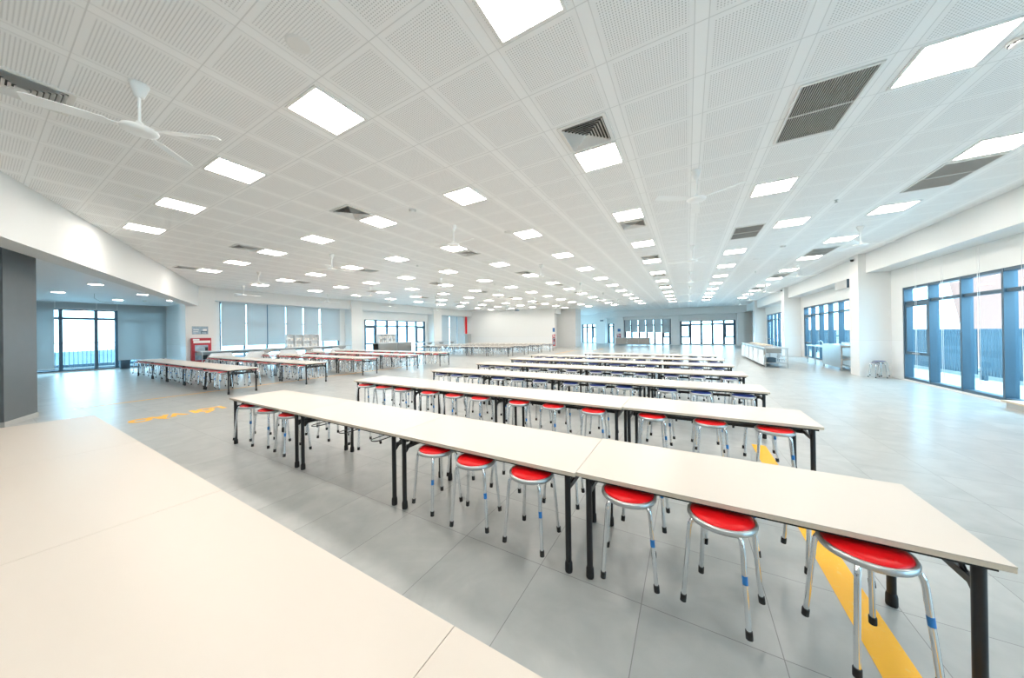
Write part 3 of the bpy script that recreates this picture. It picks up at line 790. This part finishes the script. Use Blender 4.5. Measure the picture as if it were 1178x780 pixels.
def sign(name, label, loc, rz, w_, h, mat, cat='sign'):
    t = thing(name, label, cat, loc, rz)
    MB().box((-w_/2,0,0), (w_/2,.012,h)).build('board', M['greymetal'], t)
    MB().box((-w_/2+.01,.012,.01), (w_/2-.01,.015,h-.01)).build('print', mat, t); return t
pst = sign('poster', 'blue grey printed poster on the white pier above the fire cabinet', (-22.1,6.0,1.90), -PI/2, .62, .42, M['poster'], 'poster')
m = MB(); m.prism([(0,0),(.10,0),(.10,.004),(0,.004)], 0, .10)
m = MB()
m.box((-.27,.015,.03), (-.24,.017,.17)); m.box((-.06,.015,.03), (-.03,.017,.14)); m.box((-.27,.015,.13), (-.03,.017,.17)); m.build('dark_figure', M['frame'], pst)
m = MB(); m.box((-.25,.015,.18), (-.10,.017,.28)); m.box((.05,.015,.22), (.26,.017,.25)); m.box((.08,.015,.12), (.26,.017,.15)); m.build('white_patch', M['white'], pst)
sign('poster', 'small dark blue notice above the small red cabinet', (-13.07,32.52,1.80), -PI+math.atan2(3.05,10.3), .26, .46, M['bluesign'], 'notice')
sign('poster', 'blue square sign on the far pier above the far fire cabinet', (-7.88,42.6,1.72), PI, .38, .38, M['bluesign'], 'sign')
t = thing('exit_sign', 'small dark hanging sign before the far window recess', 'sign', (-9.03,38.,3.02))
MB().box((-.20,-.02,0), (.20,.02,.13)).build('panel', M['frame'], t)
MB().tube([(-.15,0,.13),(-.15,0,CH-3.02)], .006, 6).build('hanger', M['greymetal'], t)
MB().tube([(.15,0,.13),(.15,0,CH-3.02)], .006, 6).build('hanger', M['greymetal'], t)
# red banner and grey cabinet at the corner
t = thing('banner', 'long narrow red banner hanging in the corner above a grey cabinet', 'banner', (-22.75,29.15,1.72))
MB().box((-.03,-.16,0), (.0,.16,2.35)).build('cloth', M['redcloth'], t)
MB().lathe([(0,2.66),(.10,2.62),(.14,2.52),(.10,2.42),(0,2.38)], 16).build('rosette', M['redcloth'], t)
t = thing('metal_cabinet', 'grey metal cabinet standing in the corner under the red banner', 'cabinet', (-22.98,28.95,0))
MB().box((0,0,.06), (.62,.62,1.70)).build('body', M['greymetal'], t)
MB().box((.62,.02,.08), (.635,.60,1.68)).build('door', M['greymetal'], t)
MB().box((.635,.52,.85), (.65,.55,1.0)).build('handle', M['rim'], t)
# projector
t = thing('projector', 'small projector hanging on a long pole before the white end wall', 'projector', (-14.7,27.,3.92))
MB().box((-.17,-.14,0), (.17,.14,.14)).build('body', M['frame'], t)
MB().lathe([(0,0),(.04,0),(.045,.03)], 14, (0,-.15,.05)).build('lens', M['rim'], t)
MB().tube([(-.03,0,.14),(-.03,0,.5)], .012, 8).build('pole', M['rim'], t); MB().tube([(.05,0,.14),(.05,0,.5)], .012, 8).build('pole', M['rim'], t)
# cameras on the columns and the box on the beam
for i, (x, y) in enumerate([(5.33,16.2),(5.33,26.1)]):
    t = thing('ceiling_camera', 'small dark dome camera at the top of the %s window column' % ['near','next'][i], 'camera', (x,y,4.25), 0, 'dome cameras')
    MB().box((0,-.03,-.02), (.07,.03,.08)).build('bracket', M['white'], t)
    MB().lathe([(.05,.03),(.052,0),(.04,-.04),(0,-.055)], 16, (-.0,0,0)).build('dome', M['black'], t)
t = thing('wall_vent', 'pale grey box with a dark edge on the window beam', 'vent box', (5.6,17.3,3.36))
MB().box((-.06,0,0), (0,1.15,.32)).build('body', M['greymetal'], t)
MB().box((-.07,-.03,0), (0,0,.34)).build('end_cap', M['frame'], t)

# ------------------------------------------------------------------ serving furniture
def steel_table(label, loc, w_, l, h, front=None, shelf=.18, group=None, cat='serving counter', name='serving_counter', side='x'):
    """length along Y, front panel on the side given"""
    t = thing(name, label, cat, loc, 0, group)
    MB().box((0,0,h-.04), (w_,l,h)).build('worktop', M['steel'], t, bevel=.006)
    n_ = max(2, int(round(l/1.6))+1)
    for j in range(n_):
        y = .05 + (l-.1)*j/(n_-1)
        for x in (.04, w_-.04):
            lg = MB().tube([(x,y,.0),(x,y,h-.04)], .02, 10).build('leg', M['steel'], t)
    if shelf: MB().box((.03,.03,shelf), (w_-.03,l-.03,shelf+.03)).build('shelf', M['steel'], t)
    return t
# window side serving line
t = steel_table('long stainless serving counter with white skirt panels between tables and window wall', (3.05,18.,0), .85, 6.9, .90, shelf=.20)
for j in range(5):
    y0 = .12+j*1.35
    MB().yzprism([(y0,.10),(y0+1.25,.10),(y0+1.15,.78),(y0+.10,.78)], -.02, .005).build('skirt_panel', M['panelwhite'], t)
MB().yzprism([(.05,.86),(6.7,.86),(6.7,.80),(2.0,.62),(.05,.58)], .015, .045).build('apron', M['steeldark'], t)
MB().box((.06,.03,.66), (.60,.05,.86)).build('apron', M['steeldark'], t)
t = thing('cutting_board', 'pale wooden board lying near the end of the window side counter', 'board', (3.42,20.6,.90))
MB().box((0,0,0), (.42,1.9,.03)).build('plank', M['wood'], t, bevel=.005)
t = thing('cutting_board', 'pale wooden board lying at the far part of the window side counter', 'board', (3.40,23.3,.90))
MB().box((0,0,0), (.42,1.3,.03)).build('plank', M['wood'], t, bevel=.005)
# things on the lower shelf
t = thing('storage_basket', 'dark blue basket on the lower shelf of the window side counter', 'basket', (3.2,18.25,.23))
m = MB(); m.box((0,0,0), (.30,.42,.015)); 
for a, b in (((0,0),(.30,.015)), ((0,.405),(.30,.42)), ((0,0),(.015,.42)), ((.285,0),(.30,.42))): m.box((*a,0), (*b,.20))
m.build('basket', M['frame'], t)
t = thing('folded_trolley', 'small chrome frame on the lower shelf beside the blue basket', 'trolley', (3.62,18.3,.23))
MB().tube([(0,0,.02),(0,0,.26),(.06,0,.30),(.18,0,.30),(.18,0,.02)], .012, 8).build('frame', M['chrome'], t)
MB().tube([(0,.35,.02),(0,.35,.26),(.06,.35,.30),(.18,.35,.30),(.18,.35,.02)], .012, 8).build('frame', M['chrome'], t)
MB().box((0,0,.12), (.18,.35,.135)).build('tray', M['steel'], t)
# sink unit by the second window
t = thing('sink_counter', 'stainless sink counter standing before the second window bay', 'sink', (5.42,17.6,0))
MB().box((0,1.9,.87), (.66,4.2,.91)).build('worktop', M['steel'], t)
MB().box((0,0,.12), (.03,1.95,1.05)).build('front_panel', M['steel'], t)
MB().box((.03,0,.98), (.66,1.95,1.05)).build('basin_rim', M['steel'], t); MB().box((.03,0,.45), (.66,1.95,.50)).build('basin_floor', M['steel'], t)
MB().box((.63,0,.12), (.66,1.95,1.12)).build('back_panel', M['steel'], t)
for (x, y) in ((.04,4.15),(.04,3.05),(.04,1.93),(.62,4.15),(.62,1.93),(.04,.05),(.62,.05)): MB().tube([(x,y,0),(x,y,.9)], .02, 10).build('leg', M['steel'], t)
MB().tube([(.55,3.9,.91),(.55,3.9,1.06),(.48,3.9,1.12),(.38,3.9,1.10)], .015, 8).build('tap', M['chrome'], t)
# long counter below the blind wall
t = thing('tray_counter', 'long stainless counter with white angled panels below the blind wall', 'serving counter', (-21.9,5.75,0))
MB().box((0,0,1.0), (.80,8.0,1.04)).build('worktop', M['steel'], t, bevel=.006)
MB().box((.03,.05,.82), (.06,7.95,1.0)).build('apron', M['steeldark'], t)
for j in range(5):
    y0 = .25+1.55*j
    MB().yzprism([(y0,.0),(y0+1.0,.0),(y0+1.25,.45),(y0+.95,.92),(y0+.15,.92),(y0-.15,.45)], .70, .74).build('side_panel', M['panelwhite'], t)
for j in range(3):
    MB().yzprism([(2.55+2.2*j,.99),(3.15+2.2*j,.99),(2.95+2.2*j,.80),(2.75+2.2*j,.80)], .76, .795).build('funnel', M['steeldark'], t)
for y in (.06,2.7,5.3,7.9): MB().tube([(.74,y,0),(.74,y,1.0)], .02, 8).build('leg', M['steel'], t)
def rack(label, loc, w_, l, h):
    t = thing('cup_rack', label, 'rack', loc, 0, 'white pigeonhole racks')
    MB().box((0,0,0), (.02,l,h)).build('back_panel', M['panelwhite'], t)
    f = MB()
    for j in range(5): y = (l-.03)*j/4; f.box((.02,y,0), (w_,y+.03,h))
    for j in range(3): z = (h-.03)*j/2; f.box((.02,0,z), (w_,l,z+.03))
    f.build('shelf_grid', M['panelwhite'], t)
    for a in range(4):
        for b in range(2):
            y = l/4*(a+.5); z = .03+b*(h-.03)/2
            c = MB(); c.lathe([(.05,0),(.07,.10),(.075,.16),(.07,.16),(.05,.02)], 12, (w_*.5,y-.09,z)); c.lathe([(.05,0),(.07,.10),(.075,.16),(.07,.16),(.05,.02)], 12, (w_*.5,y+.09,z))
            o = c.build('cup_pair', M['vent'], t)
    return t
rack('white pigeonhole rack with grey cups on the counter below the blinds', (-21.8,9.75,1.04), .30, 1.95, .80)
t = thing('dish_counter', 'grey blue stainless counter before the clear window of the blind wall', 'serving counter', (-21.6,15.75,0))
MB().box((0,0,1.06), (.75,3.35,1.10)).build('worktop', M['steel'], t)
MB().box((.72,.03,.15), (.75,1.75,1.06)).build('front_panel', M['steeldark'], t); MB().box((.72,1.85,.15), (.75,3.3,1.06)).build('front_panel', M['steeldark'], t)
MB().box((0,.03,.15), (.03,3.3,1.06)).build('back_panel', M['steeldark'], t)
for y in (.05,1.8,3.3): MB().tube([(.70,y,0),(.70,y,1.06)], .02, 8).build('leg', M['steel'], t)
rack('white pigeonhole rack with grey cups before the clear window', (-21.4,15.95,1.10), .30, 1.65, .70)
t = thing('tray_counter', 'stainless counter with dark drain funnels near the red banner', 'serving counter', (-21.6,19.3,0))
MB().box((0,0,.96), (.75,6.0,1.0)).build('worktop', M['steel'], t)
for j in range(3): MB().yzprism([(1.6+1.55*j,.95),(2.3+1.55*j,.95),(2.1+1.55*j,.78),(1.8+1.55*j,.78)], .70, .74).build('funnel', M['steeldark'], t)
for y in (.06,2.,4.,5.9): MB().tube([(.66,y,0),(.66,y,.96)], .02, 8).build('leg', M['steel'], t)
# far wall counter
t = thing('far_counter', 'long grey stainless counter before the half lowered far blinds', 'serving counter', (-8.1,41.2,0))
MB().box((0,0,.90), (4.15,.75,.94)).build('worktop', M['steel'], t)
for j, (a, b) in enumerate([(.05,1.40),(1.42,2.78),(2.80,4.1)]): MB().box((a,.02,.12), (b,.05,.90)).build('front_panel', M['steeldark'], t)
for x in (.06,1.42,2.8,4.1): MB().tube([(x,.06,0),(x,.06,.9)], .02, 8).build('leg', M['steel'], t)
# low step under the near window and the boxes by the alcove window
t = thing('low_step', 'low step with a pale wooden top by the near window', 'step', (5.80,8.6,0))
MB().box((0,0,.13), (.35,2.3,.17)).build('top', M['wood'], t, bevel=.006); MB().box((.04,.04,0), (.33,2.24,.13)).build('body', M['greymetal'], t)
t = thing('floor_box', 'dark box standing below the alcove blind beside the window', 'box', (-28.35,4.3,0))
MB().box((0,0,.02), (.35,.34,.46)).build('body', M['frame'], t, bevel=.01); MB().box((-.01,-.01,.46), (.36,.35,.50)).build('lid', M['frame'], t)
o = MB().tube([(-22.5,2.75,3.72),(-22.5,2.75,3.52),(-22.55,2.9,3.40),(-22.7,3.3,3.36)], .008, 6).build('hanging_cable', M['greymetal'])
tag(o, 'loose grey cable hanging from the alcove ceiling', 'cable')

# ------------------------------------------------------------------ world, view
w = bpy.data.worlds.new('sky'); bpy.context.scene.world = w; w.use_nodes = True
bg = w.node_tree.nodes['Background']; bg.inputs[0].default_value = (.47, .78, 1.0, 1); bg.inputs[1].default_value = 5.0
sc = bpy.context.scene
sc.view_settings.view_transform = 'Standard'; sc.view_settings.look = 'None'; sc.view_settings.gamma = 1.; sc.view_settings.use_curve_mapping = False
sc.view_settings.exposure = 1.22
sc.cycles.use_denoising = True
sc.cycles.max_bounces = 10; sc.cycles.diffuse_bounces = 6; sc.cycles.glossy_bounces = 4; sc.cycles.transparent_max_bounces = 12
sc.cycles.sample_clamp_indirect = 8.
